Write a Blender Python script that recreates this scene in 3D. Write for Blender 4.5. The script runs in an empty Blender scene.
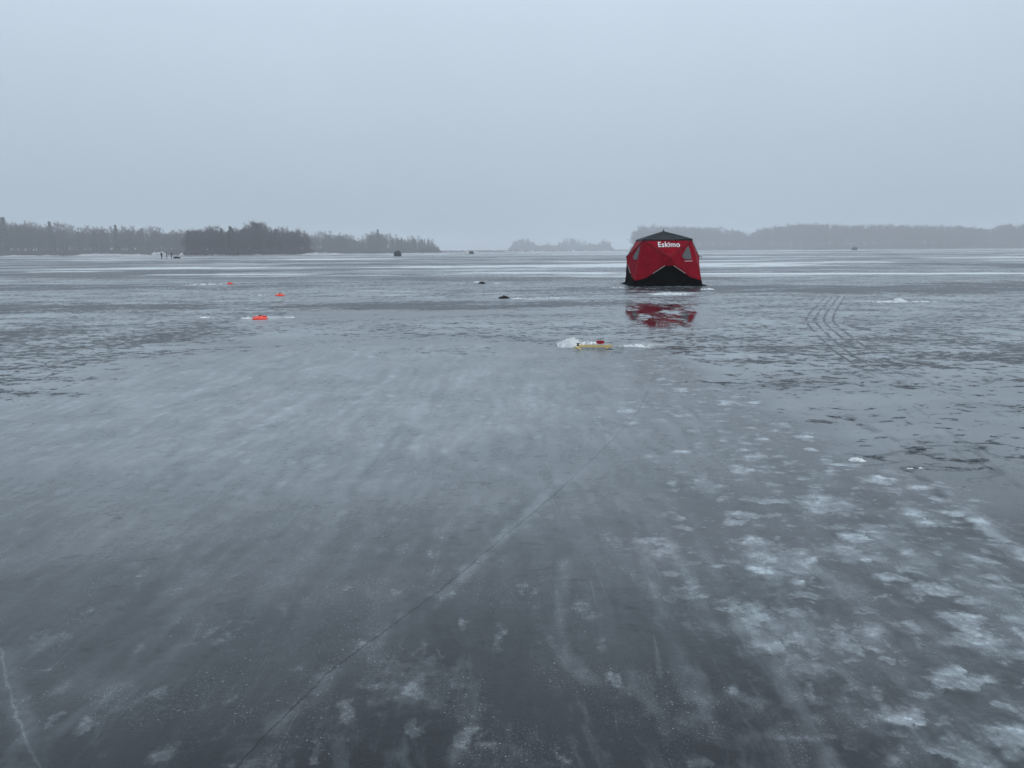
import bpy, bmesh, math, random
import numpy as np
from mathutils import Vector, Matrix

random.seed(7)
RNG = np.random.default_rng(11)
sc = bpy.context.scene
COL = sc.collection
R = math.radians

# ------------------------------------------------------------------ camera
F_PX, CAM_H = 740.0, 1.40
PITCH = math.atan((384 - 250.9) / F_PX)
ROLL = R(0.40)
fwd = Vector((0, math.cos(PITCH), -math.sin(PITCH)))
up0 = Vector((0, math.sin(PITCH), math.cos(PITCH)))
rt0 = Vector((1, 0, 0))
cr, sr = math.cos(ROLL), math.sin(ROLL)
RT = rt0 * cr - up0 * sr
UP = rt0 * sr + up0 * cr
cam_data = bpy.data.cameras.new('camera')
cam_data.sensor_width = 36.0
cam_data.lens = F_PX / 1024 * 36.0
cam_data.clip_start = 0.05
cam_data.clip_end = 20000
cam = bpy.data.objects.new('camera', cam_data)
COL.objects.link(cam)
cam.matrix_world = Matrix(((RT.x, UP.x, -fwd.x, 0), (RT.y, UP.y, -fwd.y, 0), (RT.z, UP.z, -fwd.z, CAM_H), (0, 0, 0, 1)))
sc.camera = cam


def ray(px, py):
    return fwd * F_PX + RT * (px - 512) - UP * (py - 384)


def at(px, py, z=0.0):
    """world point on the plane of height z seen at a photo position"""
    d = ray(px, py)
    t = (z - CAM_H) / d.z
    return Vector((d.x * t, d.y * t, z))


def horizon(px):
    return 250.9 - math.tan(ROLL) * (px - 512)


def at_dist(px, dist):
    d = ray(px, horizon(px))
    return Vector((d.x / d.y * dist, dist, 0))


def height_at(px, py, dist):
    d = ray(px, py)
    return CAM_H + d.z / d.y * dist


# ------------------------------------------------------------------ object helpers
def tag(o, label=None, cat=None, group=None, kind=None):
    if label: o['label'] = label
    if cat: o['category'] = cat
    if group: o['group'] = group
    if kind: o['kind'] = kind
    return o


def thing(name, label, cat, loc=(0, 0, 0), rz=0.0, group=None):
    o = bpy.data.objects.new(name, None)
    o.empty_display_size = 0.2
    COL.objects.link(o)
    o.location = loc
    o.rotation_euler = (0, 0, rz)
    return tag(o, label, cat, group)


def link_mesh(name, me, mats=(), parent=None):
    o = bpy.data.objects.new(name, me)
    COL.objects.link(o)
    for m in mats:
        me.materials.append(m)
    if parent is not None:
        o.parent = parent
    return o


def mesh_from(name, verts, faces, smooth=False):
    me = bpy.data.meshes.new(name)
    me.from_pydata([tuple(v) for v in verts], [], faces)
    if smooth:
        me.polygons.foreach_set('use_smooth', [True] * len(me.polygons))
    me.update()
    return me


def from_bm(name, bm, mat, parent=None, smooth=False):
    me = bpy.data.meshes.new(name)
    bmesh.ops.recalc_face_normals(bm, faces=bm.faces)
    bm.to_mesh(me)
    bm.free()
    if smooth:
        me.polygons.foreach_set('use_smooth', [True] * len(me.polygons))
    return link_mesh(name, me, [mat], parent)


def bm_box(bm, c, s, rz=0.0, bevel=0.0):
    r = bmesh.ops.create_cube(bm, size=1.0)
    vs = r['verts']
    M = Matrix.Translation(c) @ Matrix.Rotation(rz, 4, 'Z') @ Matrix.Diagonal((s[0], s[1], s[2], 1))
    bmesh.ops.transform(bm, matrix=M, verts=vs)
    if bevel:
        es = list({e for v in vs for e in v.link_edges})
        bmesh.ops.bevel(bm, geom=es, offset=bevel, segments=2, affect='EDGES')


def tube_data(pts, rads, sides=8, cap=True):
    verts, faces = [], []
    n = len(pts)
    ref = Vector((0.31, 0.17, 0.93)).normalized()
    for i, p in enumerate(pts):
        p = Vector(p)
        a = Vector(pts[max(i - 1, 0)]); b = Vector(pts[min(i + 1, n - 1)])
        t = (b - a).normalized()
        r_ = ref if abs(t.dot(ref)) < 0.95 else Vector((1, 0, 0))
        u = t.cross(r_).normalized(); v = t.cross(u)
        for k in range(sides):
            an = 2 * math.pi * k / sides
            verts.append(p + (u * math.cos(an) + v * math.sin(an)) * rads[i])
    for i in range(n - 1):
        for k in range(sides):
            k2 = (k + 1) % sides
            faces.append((i * sides + k, i * sides + k2, (i + 1) * sides + k2, (i + 1) * sides + k))
    if cap:
        faces.append(tuple(range(sides))[::-1])
        faces.append(tuple((n - 1) * sides + k for k in range(sides)))
    return verts, faces


def tube(name, pts, rads, mat, parent=None, sides=8):
    if not isinstance(rads, (list, tuple)): rads = [rads] * len(pts)
    v, f = tube_data(pts, rads, sides)
    return link_mesh(name, mesh_from(name, v, f, True), [mat], parent)


def lathe(name, prof, mat, parent=None, seg=40, loc=(0, 0, 0)):
    verts, faces = [], []
    for (r_, z) in prof:
        for k in range(seg):
            a = 2 * math.pi * k / seg
            verts.append((loc[0] + r_ * math.cos(a), loc[1] + r_ * math.sin(a), loc[2] + z))
    n = len(prof)
    for i in range(n - 1):
        for k in range(seg):
            k2 = (k + 1) % seg
            faces.append((i * seg + k, i * seg + k2, (i + 1) * seg + k2, (i + 1) * seg + k))
    faces.append(tuple(range(seg))[::-1])
    faces.append(tuple((n - 1) * seg + k for k in range(seg)))
    return link_mesh(name, mesh_from(name, verts, faces, True), [mat], parent)


def copy_tree(o, parent=None):
    c = o.copy()
    COL.objects.link(c)
    if parent is not None: c.parent = parent
    for ch in list(o.children):
        copy_tree(ch, c)
    return c


# ------------------------------------------------------------------ value noise for terrain attributes (numpy)
_P = np.random.default_rng(5).random((256, 256))


def vnoise(x, y, s):
    x = x * s + 37.3; y = y * s + 91.7
    xi = np.floor(x).astype(int); yi = np.floor(y).astype(int)
    fx = x - xi; fy = y - yi
    fx = fx * fx * (3 - 2 * fx); fy = fy * fy * (3 - 2 * fy)
    g = lambda a, b: _P[a % 256, b % 256]
    return (g(xi, yi) * (1 - fx) + g(xi + 1, yi) * fx) * (1 - fy) + (g(xi, yi + 1) * (1 - fx) + g(xi + 1, yi + 1) * fx) * fy


def fbm(x, y, s, o=4):
    r_ = 0; a = 0.5; t = 0
    for k in range(o):
        r_ = r_ + a * vnoise(x + 13.1 * k, y - 7.7 * k, s * 2 ** k); t += a; a *= 0.5
    return r_ / t


def sstep(a, b, x):
    t = np.clip((x - a) / (b - a), 0, 1)
    return t * t * (3 - 2 * t)


# ------------------------------------------------------------------ shader node helper
class NG:
    def __init__(self, name):
        self.mat = bpy.data.materials.new(name)
        self.mat.use_nodes = True
        self.nt = self.mat.node_tree
        self.nt.nodes.clear()
        self.out = self.nt.nodes.new('ShaderNodeOutputMaterial')

    def new(self, t, **kw):
        n = self.nt.nodes.new(t)
        for k, v in kw.items():
            setattr(n, k, v)
        return n

    def put(self, sock, v):
        if isinstance(v, bpy.types.NodeSocket): self.nt.links.new(v, sock)
        elif v is not None: sock.default_value = v

    def m(self, op, a, b=None, c=None, clamp=False):
        n = self.new('ShaderNodeMath', operation=op, use_clamp=clamp)
        self.put(n.inputs[0], a)
        if b is not None: self.put(n.inputs[1], b)
        if c is not None: self.put(n.inputs[2], c)
        return n.outputs[0]

    def add(self, a, b): return self.m('ADD', a, b)
    def mul(self, a, b): return self.m('MULTIPLY', a, b)
    def sub(self, a, b): return self.m('SUBTRACT', a, b)
    def mx(self, a, b): return self.m('MAXIMUM', a, b)
    def inv(self, a): return self.m('SUBTRACT', 1.0, a, clamp=True)

    def ss(self, lo, hi, x, a=0.0, b=1.0):
        n = self.new('ShaderNodeMapRange', interpolation_type='SMOOTHSTEP')
        self.put(n.inputs['Value'], x)
        n.inputs['From Min'].default_value = lo; n.inputs['From Max'].default_value = hi
        n.inputs['To Min'].default_value = a; n.inputs['To Max'].default_value = b
        return n.outputs[0]

    def mixc(self, f, a, b):
        n = self.new('ShaderNodeMix', data_type='RGBA')
        self.put(n.inputs[0], f); self.put(n.inputs[6], a); self.put(n.inputs[7], b)
        return n.outputs[2]

    def mixf(self, f, a, b):
        n = self.new('ShaderNodeMix', data_type='FLOAT')
        self.put(n.inputs[0], f); self.put(n.inputs[2], a); self.put(n.inputs[3], b)
        return n.outputs[0]

    def pos(self):
        return self.new('ShaderNodeTexCoord').outputs['Object']

    def mapped(self, v, scale=(1, 1, 1), loc=(0, 0, 0), rz=0.0):
        n = self.new('ShaderNodeMapping')
        self.put(n.inputs['Vector'], v)
        n.inputs['Scale'].default_value = scale
        n.inputs['Location'].default_value = loc
        n.inputs['Rotation'].default_value = (0, 0, rz)
        return n.outputs[0]

    def noise(self, v, s, d=4, r_=0.5, dist=0.0, col=False):
        n = self.new('ShaderNodeTexNoise')
        self.put(n.inputs['Vector'], v)
        n.inputs['Scale'].default_value = s
        n.inputs['Detail'].default_value = d
        n.inputs['Roughness'].default_value = r_
        n.inputs['Distortion'].default_value = dist
        return n.outputs['Color' if col else 'Fac']

    def attr(self, name):
        n = self.new('ShaderNodeAttribute', attribute_name=name)
        return n.outputs['Fac']

    def bump(self, h, strength, dist, normal=None):
        n = self.new('ShaderNodeBump')
        self.put(n.inputs['Height'], h)
        self.put(n.inputs['Strength'], strength)
        n.inputs['Distance'].default_value = dist
        if normal is not None: self.put(n.inputs['Normal'], normal)
        return n.outputs[0]

    def principled(self, color, rough=0.6, normal=None, ior=None, spec=None, **kw):
        n = self.new('ShaderNodeBsdfPrincipled')
        self.put(n.inputs['Base Color'], color if isinstance(color, bpy.types.NodeSocket) else (*color, 1))
        self.put(n.inputs['Roughness'], rough)
        if normal is not None: self.put(n.inputs['Normal'], normal)
        if ior is not None: self.put(n.inputs['IOR'], ior)
        if spec is not None: self.put(n.inputs['Specular IOR Level'], spec)
        for k, v in kw.items(): self.put(n.inputs[k], v)
        self.nt.links.new(n.outputs[0], self.out.inputs['Surface'])
        return n


def simple(name, color, rough=0.6, var=0.25, scale=8.0, bump=0.0, bdist=0.01, **kw):
    g = NG(name)
    p = g.pos()
    n = g.noise(p, scale, 5, 0.6)
    k = g.ss(0.25, 0.75, n)
    c = g.mixc(k, tuple(x * (1 - var) for x in color) + (1,), tuple(min(1, x * (1 + var)) for x in color) + (1,))
    nm = g.bump(g.noise(p, scale * 2, 5, 0.6), bump, bdist) if bump else None
    g.principled(c, rough, nm, **kw)
    return g.mat


# ------------------------------------------------------------------ world, sun, view
SUN_EL, SUN_AZ = R(46), R(115)          # to the right and behind the camera, veiled by cloud
w = bpy.data.worlds.new('World')
sc.world = w
w.use_nodes = True
nt = w.node_tree
nt.nodes.clear()
wo = nt.nodes.new('ShaderNodeOutputWorld')
bg = nt.nodes.new('ShaderNodeBackground')
sky = nt.nodes.new('ShaderNodeTexSky')
sky.sky_type = 'NISHITA'
sky.sun_disc = False
sky.sun_elevation = SUN_EL
sky.sun_rotation = SUN_AZ
sky.dust_density = 4.0
tc = nt.nodes.new('ShaderNodeTexCoord')
sp = nt.nodes.new('ShaderNodeSeparateXYZ')
nt.links.new(tc.outputs['Generated'], sp.inputs[0])
ramp = nt.nodes.new('ShaderNodeValToRGB')
nt.links.new(sp.outputs['Z'], ramp.inputs[0])
SKYC = [(0.0, (0.302, 0.383, 0.455)), (0.10, (0.364, 0.443, 0.522)), (0.30, (0.495, 0.578, 0.670)), (0.65, (0.65, 0.73, 0.81)), (1.0, (0.72, 0.78, 0.85))]
el = ramp.color_ramp.elements
while len(el) < len(SKYC): el.new(0.5)
for e, (p_, c_) in zip(el, SKYC):
    e.position = p_; e.color = (*c_, 1)
cloudn = nt.nodes.new('ShaderNodeTexNoise')
cloudn.inputs['Scale'].default_value = 1.6
cloudn.inputs['Detail'].default_value = 4
nt.links.new(tc.outputs['Generated'], cloudn.inputs['Vector'])
mr = nt.nodes.new('ShaderNodeMapRange')
mr.inputs['From Min'].default_value = 0.3; mr.inputs['From Max'].default_value = 0.7
mr.inputs['To Min'].default_value = 12.3; mr.inputs['To Max'].default_value = 13.3
nt.links.new(cloudn.outputs['Fac'], mr.inputs['Value'])
sc_n = nt.nodes.new('ShaderNodeVectorMath'); sc_n.operation = 'SCALE'
nt.links.new(ramp.outputs['Color'], sc_n.inputs[0])
nt.links.new(mr.outputs[0], sc_n.inputs['Scale'])
mixw = nt.nodes.new('ShaderNodeMix'); mixw.data_type = 'RGBA'
mixw.inputs[0].default_value = 0.94          # thick overcast hides nearly all of the clear sky
nt.links.new(sky.outputs[0], mixw.inputs[6])
nt.links.new(sc_n.outputs[0], mixw.inputs[7])
nt.links.new(mixw.outputs[2], bg.inputs['Color'])
bg.inputs['Strength'].default_value = 0.1
nt.links.new(bg.outputs[0], wo.inputs['Surface'])

sun_d = bpy.data.lights.new('sun', 'SUN')
sun_d.energy = 0.7
sun_d.angle = R(60)
sun_d.color = (1.0, 0.97, 0.93)
sun = bpy.data.objects.new('sun', sun_d)
COL.objects.link(sun)
sdir = Vector((math.sin(SUN_AZ) * math.cos(SUN_EL), math.cos(SUN_AZ) * math.cos(SUN_EL), math.sin(SUN_EL)))
sun.rotation_euler = sdir.to_track_quat('Z', 'Y').to_euler()
sun.location = sdir * 30

sc.view_settings.view_transform = 'Standard'
sc.view_settings.look = 'None'
sc.view_settings.exposure = 0.0
sc.view_settings.gamma = 1.0
sc.view_settings.use_curve_mapping = False
sc.render.engine = 'CYCLES'
sc.cycles.use_denoising = True
sc.cycles.max_bounces = 8
sc.cycles.volume_bounces = 2
sc.cycles.caustics_reflective = False
sc.cycles.caustics_refractive = False

# ------------------------------------------------------------------ haze
HAZE = 0.00062
g = NG('fog')
pv = g.new('ShaderNodeVolumePrincipled')
pv.inputs['Color'].default_value = (0.91, 0.955, 1.0, 1)
pv.inputs['Density'].default_value = HAZE
g.nt.links.new(pv.outputs[0], g.out.inputs['Volume'])
bm = bmesh.new()
bm_box(bm, (0, 0, 31.0), (8400, 8400, 64.0))
hz = from_bm('haze', bm, g.mat)
tag(hz, kind='stuff')

# ------------------------------------------------------------------ lake ice
ys = [-4000, -2500, -1200, -600, -300, -150, -80, -40, -20, -10, -5, -2, -0.5]
y = 0.4
while y < 6.0: ys.append(y); y += 0.035
while y < 4000: ys.append(y); y *= 1.011 if y < 60 else 1.03
xs = list(np.arange(0, 4.0, 0.045))
x = 4.0
while x < 4000: xs.append(x); x *= 1.018 if x < 40 else 1.05
xs = sorted(set([-v for v in xs if v > 0] + xs))
ys = np.array(sorted(ys)); xs = np.array(xs)
X, Y = np.meshgrid(xs, ys)
nx, ny = len(xs), len(ys)
XF, YF = X.ravel(), Y.ravel()


def seg_dist(pts):
    """distance, and position along, a polyline for every ground vertex"""
    best = np.full(XF.shape, 1e9)
    for (a, b) in zip(pts[:-1], pts[1:]):
        ax, ay, bx, by = a[0], a[1], b[0], b[1]
        dx, dy = bx - ax, by - ay
        L = dx * dx + dy * dy + 1e-12
        t = np.clip(((XF - ax) * dx + (YF - ay) * dy) / L, 0, 1)
        best = np.minimum(best, np.hypot(XF - ax - t * dx, YF - ay - t * dy))
    return best


def smooth_line(pts, n=8):
    P = [Vector((p[0], p[1], 0)) for p in pts]
    out = []
    for i in range(len(P) - 1):
        p0 = P[max(i - 1, 0)]; p1 = P[i]; p2 = P[i + 1]; p3 = P[min(i + 2, len(P) - 1)]
        for k in range(n):
            t = k / n
            out.append(0.5 * ((2 * p1) + (p2 - p0) * t + (2 * p0 - 5 * p1 + 4 * p2 - p3) * t * t + (3 * p1 - p0 - 3 * p2 + p3) * t ** 3))
    out.append(P[-1])
    return [(p.x, p.y) for p in out]


def pix(*pp): return [at(*p)[:2] for p in pp]


def patch(cx, cy, rx, ry, ang=0.0, soft=0.5, rag=0.35, s=None):
    """ragged elliptical patch, world metres"""
    c, s_ = math.cos(ang), math.sin(ang)
    u = ((XF - cx) * c + (YF - cy) * s_) / rx
    v = (-(XF - cx) * s_ + (YF - cy) * c) / ry
    n = fbm(XF, YF, s or 1.6 / min(rx, ry), 4) - 0.5
    d = np.hypot(u, v) + n * 2 * rag
    return 1 - sstep(1 - soft, 1 + soft, d)


wob = (fbm(XF, YF, 0.8, 3) - 0.5) * 0.6
far_wob = (fbm(XF, YF, 0.25, 3) - 0.5) * 2.0
# trodden trail: a strip of snow ice running away from the viewer
edge_r = 2.36 + 0.04 * np.sin(YF * 2.1) + (fbm(XF, YF, 1.5, 4) - 0.5) * 0.8
trail = sstep(0.35, 1.35, XF + wob) * (1 - sstep(-0.15, 0.22, XF - edge_r))
trail = trail * (1 - sstep(9.0, 15.5, YF + wob * 2)) * (0.74 + 0.26 * sstep(1.5, 2.3, XF + wob * 0.5))
trail_edge = np.exp(-((XF - edge_r + 0.06) / 0.05) ** 2) * (1 - sstep(3.4, 4.6, YF))
# pale frosted ice in the middle distance
pale = patch(-2.2, 8.2, 4.6, 4.4, 0, 0.55, 0.25, 0.3)
pale = np.maximum(pale, 0.8 * patch(-4.5, 6.0, 4.2, 1.5, 0.15, 0.6, 0.3, 0.5))
pale = np.maximum(pale, 0.62 * patch(0.6, 6.6, 2.3, 3.2, 0, 0.6, 0.25, 0.5))
pale = np.maximum(pale, 0.8 * patch(-2.0, 10.8, 5.0, 1.4, 0.10, 0.5, 0.3, 0.5))
# pitted wet ice, dark flecks on a lighter skin
fleck = sstep(1.55, 2.5, XF + wob * 1.1 + (fbm(XF, YF, 3.5, 3) - .5) * .5) * sstep(2.6, 5.5, YF) * (0.76 + 0.24 * sstep(6.5, 10.5, YF + wob * 2))
fleck = np.maximum(fleck, sstep(7.4, 13.5, YF + 1.3 * far_wob + 0.12 * XF) * (1 - 0.45 * patch(-4.5, 18.5, 7, 3.4, 0, 0.5, 0.3, 0.3)))
fleck = np.maximum(fleck, sstep(-3.0, -5.5, XF + far_wob + (YF - 9) * 0.10) * sstep(2.6, 7.8, YF + wob * 2 - 0.12 * (XF + 5)))
fleck = fleck * (1 - sstep(60, 110, YF))
# smoother, wetter ice
wet = 0.66 * patch(13, 26.0, 12, 3.0, -0.10, 0.35, 0.5, 0.35)
wet = np.maximum(wet, 0.6 * patch(27, 28.0, 11, 2.6, -0.18, 0.35, 0.5, 0.35))
wet = np.maximum(wet, 0.6 * patch(-14, 19.5, 7.5, 2.0, 0.12, 0.4, 0.5, 0.4))
wet = np.maximum(wet, 0.36 * patch(-7.5, 12.8, 2.6, 2.4, 0.1, 0.5, 0.5, 0.4))
wet = np.maximum(wet, 0.6 * patch(-1.0, 19.5, 4.5, 1.6, 0.05, 0.4, 0.5, 0.4))
wet = np.maximum(wet, 0.6 * patch(-22, 32.0, 16, 3.2, 0.05, 0.4, 0.5, 0.25))
wet = np.maximum(wet, 0.6 * patch(2.0, 38, 10, 4.0, 0.0, 0.4, 0.5, 0.2))
wet = np.maximum(wet, 0.35 * patch(6.0, 10.2, 3.0, 1.6, -0.2, 0.7, 0.8, 0.6))
mirror = patch(3.35, 16.4, 1.15, 3.6, -0.2, 0.35, 0.3, 0.9)
# drifted snow far out
snow = patch(22, 42.0, 20, 1.7, -0.17, 0.4, 0.35, 0.35)
snow = np.maximum(snow, 0.9 * patch(2.0, 48, 7, 2.0, -0.1, 0.4, 0.35, 0.3))
snow = np.maximum(snow, 0.55 * patch(-12, 45, 9, 1.8, 0.05, 0.4, 0.5, 0.3))
snow = np.maximum(snow, 0.42 * patch(-6, 26, 8, 2.5, 0.05, 0.6, 0.6, 0.4))
for (px_, py_, rx_, ry_, am_) in ((250, 318.5, 1.4, 0.7, .5), (205, 318, 0.9, 0.5, .4), (262, 295.5, 1.5, 0.9, .5), (215, 284.5, 2.6, 1.4, .55), (545, 298, 2.2, 1.1, .5), (490, 283, 2.0, 1.2, .45),
                                  (671, 293.5, 1.3, 1.0, .6), (905, 301, 2.0, 0.8, .5), (578, 345, 0.5, 0.4, .5), (640, 346, 0.6, 0.4, .5), (690, 352, 0.7, 0.5, .35), (615, 288, 1.4, 0.8, .4)):
    c_ = at(px_, py_)
    snow = np.maximum(snow, am_ * patch(c_.x, c_.y, rx_, ry_, 0, 0.6, 0.5, 1.5))
fz = fbm(XF, YF * 2.2, 0.035, 5)
snow = np.maximum(snow, sstep(0.56, 0.68, fz) * sstep(34, 60, YF) * 0.9)
wet = np.maximum(wet, sstep(0.50, 0.40, fz) * sstep(30, 50, YF) * 0.75)
shore_snow = sstep(140, 260, YF)
snow = np.maximum(snow, shore_snow * (0.25 + 0.45 * sstep(0.45, 0.6, fbm(XF, YF, 0.012, 4))))
# lines
def signed(pts):
    best = np.full(XF.shape, 1e9); sg = np.zeros(XF.shape)
    for (a, b) in zip(pts[:-1], pts[1:]):
        dx, dy = b[0] - a[0], b[1] - a[1]
        t = np.clip(((XF - a[0]) * dx + (YF - a[1]) * dy) / (dx * dx + dy * dy + 1e-12), 0, 1)
        d = np.hypot(XF - a[0] - t * dx, YF - a[1] - t * dy)
        k = d < best
        best = np.where(k, d, best); sg = np.where(k, np.sign((XF - a[0]) * dy - (YF - a[1]) * dx), sg)
    return best * sg


crack_pts = smooth_line(pix((236, 768), (270, 731), (345, 660), (440, 590), (500, 540), (560, 489), (612, 440), (640, 408), (655, 372), (662, 352)))
d_crack = signed(crack_pts)
tr_c = smooth_line(pix((836, 296), (823, 312), (820, 321), (831, 333), (856, 353), (905, 380)))
s_track = signed(tr_c)
track_on = (1 - sstep(23.5, 25.5, YF)) * sstep(7.0, 9.5, YF)
foot_l = [pix((838, 324), (870, 330), (905, 334), (965, 338)), pix((800, 313), (845, 318), (905, 320), (965, 325), (1030, 331))]
d_foot = np.min([seg_dist(smooth_line(q)) for q in foot_l], axis=0)
tr2 = [[(905, 400), (960, 440), (1060, 520)], [(880, 392), (930, 430), (1020, 505)], [(840, 408), (905, 462), (1000, 560)],
       [(780, 402), (850, 418), (920, 455)], [(925, 380), (990, 410), (1060, 450)]]
d_rut = np.min([seg_dist(smooth_line(pix(*t))) for t in tr2], axis=0) + (fbm(XF, YF, 3, 3) - 0.5) * 0.06
sl = [[(0, 652), (16, 700), (42, 775)], [(92, 694), (140, 650), (192, 604)], [(0, 768), (80, 715), (180, 646)],
      [(640, 540), (668, 630), (690, 700)], [(700, 540), (738, 620), (790, 700)], [(670, 540), (700, 600), (722, 660)],
      [(20, 660), (50, 640)], [(565, 560), (560, 640), (590, 680)], [(60, 690), (130, 640), (190, 600)],
      [(300, 440), (420, 360), (470, 338)], [(250, 430), (400, 350)], [(560, 480), (480, 560), (420, 620)]]
d_scr = np.min([seg_dist(smooth_line(pix(*t))) for t in sl], axis=0)
d_pc = signed(smooth_line(pix((-14, 560), (-6, 610), (3, 662), (12, 700), (24, 735), (44, 780))))
d_scr = d_scr + (fbm(XF, YF, 4, 3) - 0.5) * 0.05

# gentle real relief: the trail stands slightly proud of the ice
Z = 0.012 * trail * (fbm(XF, YF, 4.5, 3)) + 0.016 * trail_edge * fbm(XF, YF, 9, 3)
Z = Z.astype(np.float32)
co = np.stack([XF, YF, Z], 1).astype(np.float32)
ii = np.arange(nx * ny).reshape(ny, nx)
quads = np.stack([ii[:-1, :-1], ii[:-1, 1:], ii[1:, 1:], ii[1:, :-1]], -1).reshape(-1, 4)
me = bpy.data.meshes.new('lake_ice')
me.vertices.add(len(co)); me.vertices.foreach_set('co', co.ravel())
me.loops.add(quads.size); me.loops.foreach_set('vertex_index', quads.ravel().astype(np.int32))
me.polygons.add(len(quads))
me.polygons.foreach_set('loop_start', (np.arange(len(quads)) * 4).astype(np.int32))
me.polygons.foreach_set('use_smooth', np.ones(len(quads), dtype=bool))
me.update(calc_edges=True)
for nme, arr in (('trail', trail), ('pale', pale), ('fleck', fleck), ('wet', wet), ('snow', snow), ('mirror', mirror), ('far', sstep(22, 44, YF) * (1 - 0.6 * sstep(250, 700, YF))), ('trail_edge', trail_edge),
                 ('d_crack', np.clip(d_crack, -3, 3)), ('d_pc', np.clip(d_pc, -3, 3)), ('s_track', np.clip(s_track, -3, 3)), ('track_on', track_on), ('d_foot', np.minimum(d_foot, 3)), ('d_rut', np.minimum(d_rut, 3)), ('d_scr', np.minimum(d_scr, 3))):
    a = me.attributes.new(nme, 'FLOAT', 'POINT')
    a.data.foreach_set('value', np.asarray(arr, dtype=np.float32))

g = NG('wet_lake_ice')
P = g.pos()
A = {k: g.attr(k) for k in ('trail', 'pale', 'fleck', 'wet', 'snow', 'mirror', 'far', 'trail_edge', 'd_crack', 'd_pc', 's_track', 'track_on', 'd_foot', 'd_rut', 'd_scr')}
A['d_crack'] = g.m('ABSOLUTE', g.add(A['d_crack'], g.mul(g.sub(g.noise(P, 5.0, 5, 0.7), 0.5), 0.05)))
warp = g.noise(P, 1.3, 3, 0.5, col=True)
wv = g.new('ShaderNodeVectorMath', operation='SUBTRACT'); g.put(wv.inputs[0], warp); wv.inputs[1].default_value = (.5, .5, .5)
ws = g.new('ShaderNodeVectorMath', operation='SCALE'); g.put(ws.inputs[0], wv.outputs[0]); ws.inputs['Scale'].default_value = 0.35
wa = g.new('ShaderNodeVectorMath', operation='ADD'); g.put(wa.inputs[0], P); g.put(wa.inputs[1], ws.outputs[0])
PW = wa.outputs[0]
n_lump = g.noise(g.mapped(PW, (1.0, 0.8, 1)), 5.6, 1.2, 0.45)
n_lump2 = g.noise(g.mapped(PW, (1.0, 0.7, 1), (5, 3, 0)), 11.0, 2, 0.5)
n_cloud = g.noise(g.mapped(PW, (1, 0.8, 1), (9, 1, 0)), 1.7, 5, 0.6)
n_cloud2 = g.noise(g.mapped(PW, (1, 0.8, 1), (3, 7, 0)), 3.6, 4, 0.58)
n_streak = g.noise(g.mapped(PW, (1.0, 0.11, 1), (0, 0, 0), R(-7)), 9.0, 5, 0.62)
n_f12 = g.noise(P, 13.0, 5, 0.65)
n_spot = g.noise(g.mapped(PW, (1.0, 0.75, 1), (1, 12, 0)), 2.6, 2, 0.45)
n_cr = g.noise(g.mapped(PW, (0.55, 1.2, 1), (4, 4, 0), R(-14)), 1.6, 3, 0.5)
n_far = g.noise(g.mapped(P, (0.40, 1, 1), (3, 3, 0)), 0.13, 7, 0.68)
n_sn = g.noise(g.mapped(P, (0.6, 1, 1)), 0.5, 6, 0.65)
n_fine = g.noise(P, 38.0, 4, 0.65)
n_grain = g.noise(P, 130.0, 3, 0.7)
n_big = g.noise(P, 0.45, 4, 0.55)
n_fl = g.noise(g.mapped(PW, (1.0, 1.25, 1), (2, 8, 0), R(-10)), 5.2, 4, 0.62)
n_flb = g.noise(g.mapped(PW, (0.7, 1.5, 1), (6, 1, 0), R(12)), 11.0, 4, 0.65)
n_fl2 = g.noise(g.mapped(PW, (0.7, 1.3, 1), (7, 2, 0)), 0.8, 5, 0.6)
# white content of the ice
not_fl = g.inv(A['fleck'])
ragw = g.new('ShaderNodeVectorMath', operation='SCALE')
_f = g.new('ShaderNodeVectorMath', operation='SUBTRACT'); g.put(_f.inputs[0], g.noise(P, 7.0, 4, 0.65, col=True)); _f.inputs[1].default_value = (.5, .5, .5)
g.put(ragw.inputs[0], _f.outputs[0]); ragw.inputs['Scale'].default_value = 0.20
_a = g.new('ShaderNodeVectorMath', operation='ADD'); g.put(_a.inputs[0], P); g.put(_a.inputs[1], ragw.outputs[0])
PR = _a.outputs[0]


def blobs(scale, xs, ys_, loc, keep, r0, r1, soft, rz=0.0):
    """separate frosty blots: one per random cell, some cells empty, each with its own size and strength"""
    v = g.new('ShaderNodeTexVoronoi', feature='F1', voronoi_dimensions='2D')
    g.put(v.inputs['Vector'], g.mapped(PR, (xs, ys_, 1), loc, rz)); v.inputs['Scale'].default_value = scale
    c = g.new('ShaderNodeSeparateColor'); g.put(c.inputs[0], v.outputs['Color'])
    rad = g.add(r0, g.mul(c.outputs[0], r1 - r0))
    body = g.ss(0.0, soft, g.sub(rad, v.outputs['Distance']))
    return g.mul(g.mul(body, g.m('LESS_THAN', c.outputs[1], keep)), g.add(0.45, g.mul(c.outputs[2], 0.55)))


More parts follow.
